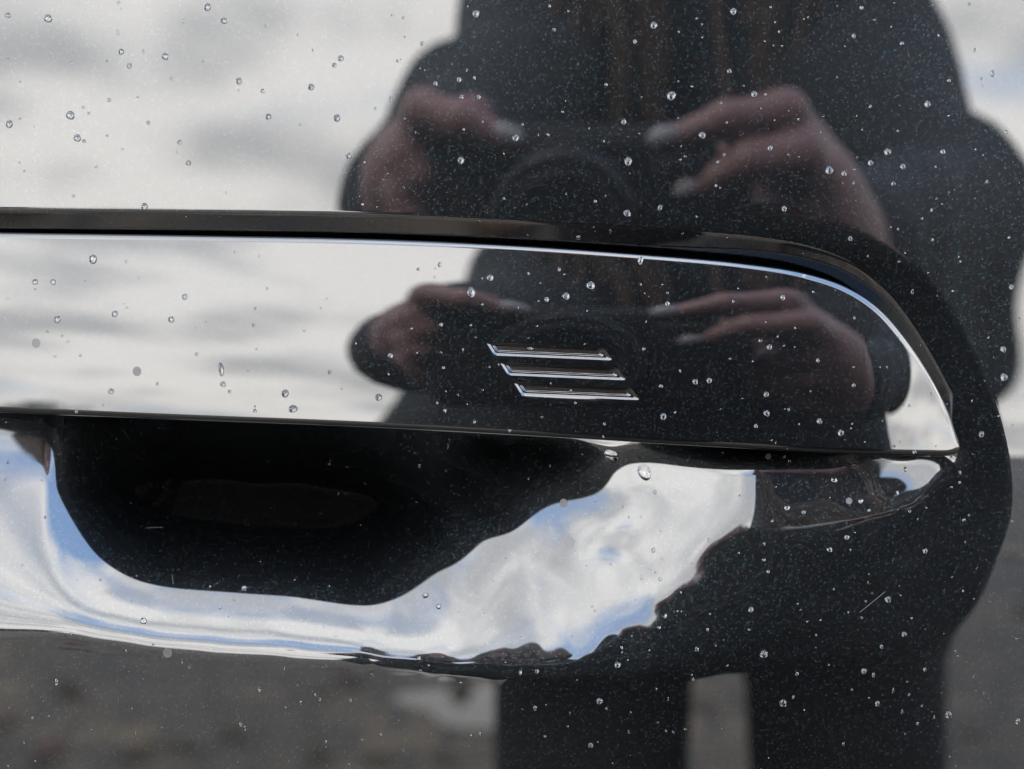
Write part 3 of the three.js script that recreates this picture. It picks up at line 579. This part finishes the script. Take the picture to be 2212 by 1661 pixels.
const big = drops.slice(0, 300).map((d) => { const z = zoneOf(d[0], d[1]), b = d[1] < bands[z][1] ? 0 : d[1] < bands[z][2] ? 1 : 2; return { d, z, b }; });
const protos = dropShapes.map((g) => new THREE.Mesh(g, water)), rest = [];
drops.forEach(([px, py, r, w, h, label], i) => {
  const flat = r > 1 ? 3 : i % 3, m = dropMatrix(px, py, r, w, h, (rnd() - 0.5) * 0.5);
  if (i >= 300) { rest.push(dropShapes[flat].clone().applyMatrix4(m)); return; }
  const o = protos[flat].clone(); o.name = numbered('raindrop'); m.decompose(o.position, o.quaternion, o.scale); o.castShadow = o.receiveShadow = true; scene.add(o);
  const { z, b } = big[i], rank = 1 + big.filter((e) => e.z === z && e.b === b && e.d[0] < px).length;
  tag(o, label ?? `${r > 0.55 ? 'plump' : r > 0.36 ? 'small' : 'tiny'} raindrop, ${ordinal(rank)} from left in ${['upper', 'middle', 'lower'][b]} third of ${zones[z]}`, 'raindrop', 'raindrops on the ' + zones[z]);
});
{ const m = mesh('fine_rain_spray', mergeGeometries(rest), water); tag(m, 'finest specks of rain scattered over the whole black door', 'rain spray', null, 'stuff'); }
// rings left by dried drops: thin dull films
const film = new THREE.MeshPhysicalMaterial({ color: new THREE.Color().setRGB(0.010, 0.010, 0.0105), roughness: 0.42, specularIntensity: 0.9 }); film.name = 'dried_lime';
const stain = new THREE.CylinderGeometry(1, 1, 0.03, 28); stain.rotateX(Math.PI / 2);
for (const [px, py, r, label] of [[1217, 1087, 0.75, 'dull round dried spot in the hollow, the upper of two under the two big drops'], [1230, 1172, 1.0, 'dull round dried spot in the hollow, the lower and larger of two'], [296, 802, 0.75, 'dull round dried spot on the handle below the middle of its bright half'], [78, 741, 0.75, 'dull round dried spot near the left end of the handle'], [1834, 1082, 0.55, 'dull round dried spot in the dark right part of the hollow'], [362, 1410, 0.8, 'dull dried spot at the lower left lip of the hollow'], [1660, 986, 0.5, 'faint dried spot just under the handle near its right end']]) {
  const o = new THREE.Mesh(stain, film); o.name = numbered('dried_spot'); dropMatrix(px, py, r, 1, 1.1, 0, 0.0).decompose(o.position, o.quaternion, o.scale); scene.add(o); tag(o, label, 'water spot');
}
// dust and lint, and a few hairline scratches
{
  const g = [], base = new THREE.OctahedronGeometry(1, 0);
  for (let i = 0; i < 520; i++) { const px = rnd() * 2212, py = rnd() * 1661, s = surfaceAt(px, py); if (s.n[2] < 0.6) continue; const r = 0.035 + 0.05 * Math.pow(rnd(), 3); g.push(base.clone().applyMatrix4(dropMatrix(px, py, r, 0.5 + rnd(), 1, rnd() * 3, -0.01))); }
  const dm = cloth(0.10, 0.098, 0.092); dm.name = 'dust';
  tag(mesh('dust', mergeGeometries(g), dm), 'pale dust and lint clinging to the wet black paint', 'dust', null, 'stuff');
  const sm = cloth(0.012, 0.011, 0.010); sm.name = 'scratch'; sm.roughness = 0.5;
  for (const [a, b, c, d] of [[1858, 1322, 1912, 1278], [316, 1140, 352, 1139], [372, 1240, 374, 1262]]) {
    const P = [0, 0.25, 0.5, 0.75, 1].map((t) => { const s = surfaceAt(lerp(a, c, t), lerp(b, d, t)); return new THREE.Vector3(s.x * MM, s.y * MM, s.z * MM); });
    mesh('scratch', new THREE.TubeGeometry(new THREE.CatmullRomCurve3(P), 12, 0.00005, 5), sm, door);
  }
}

renderer.render(scene, camera);
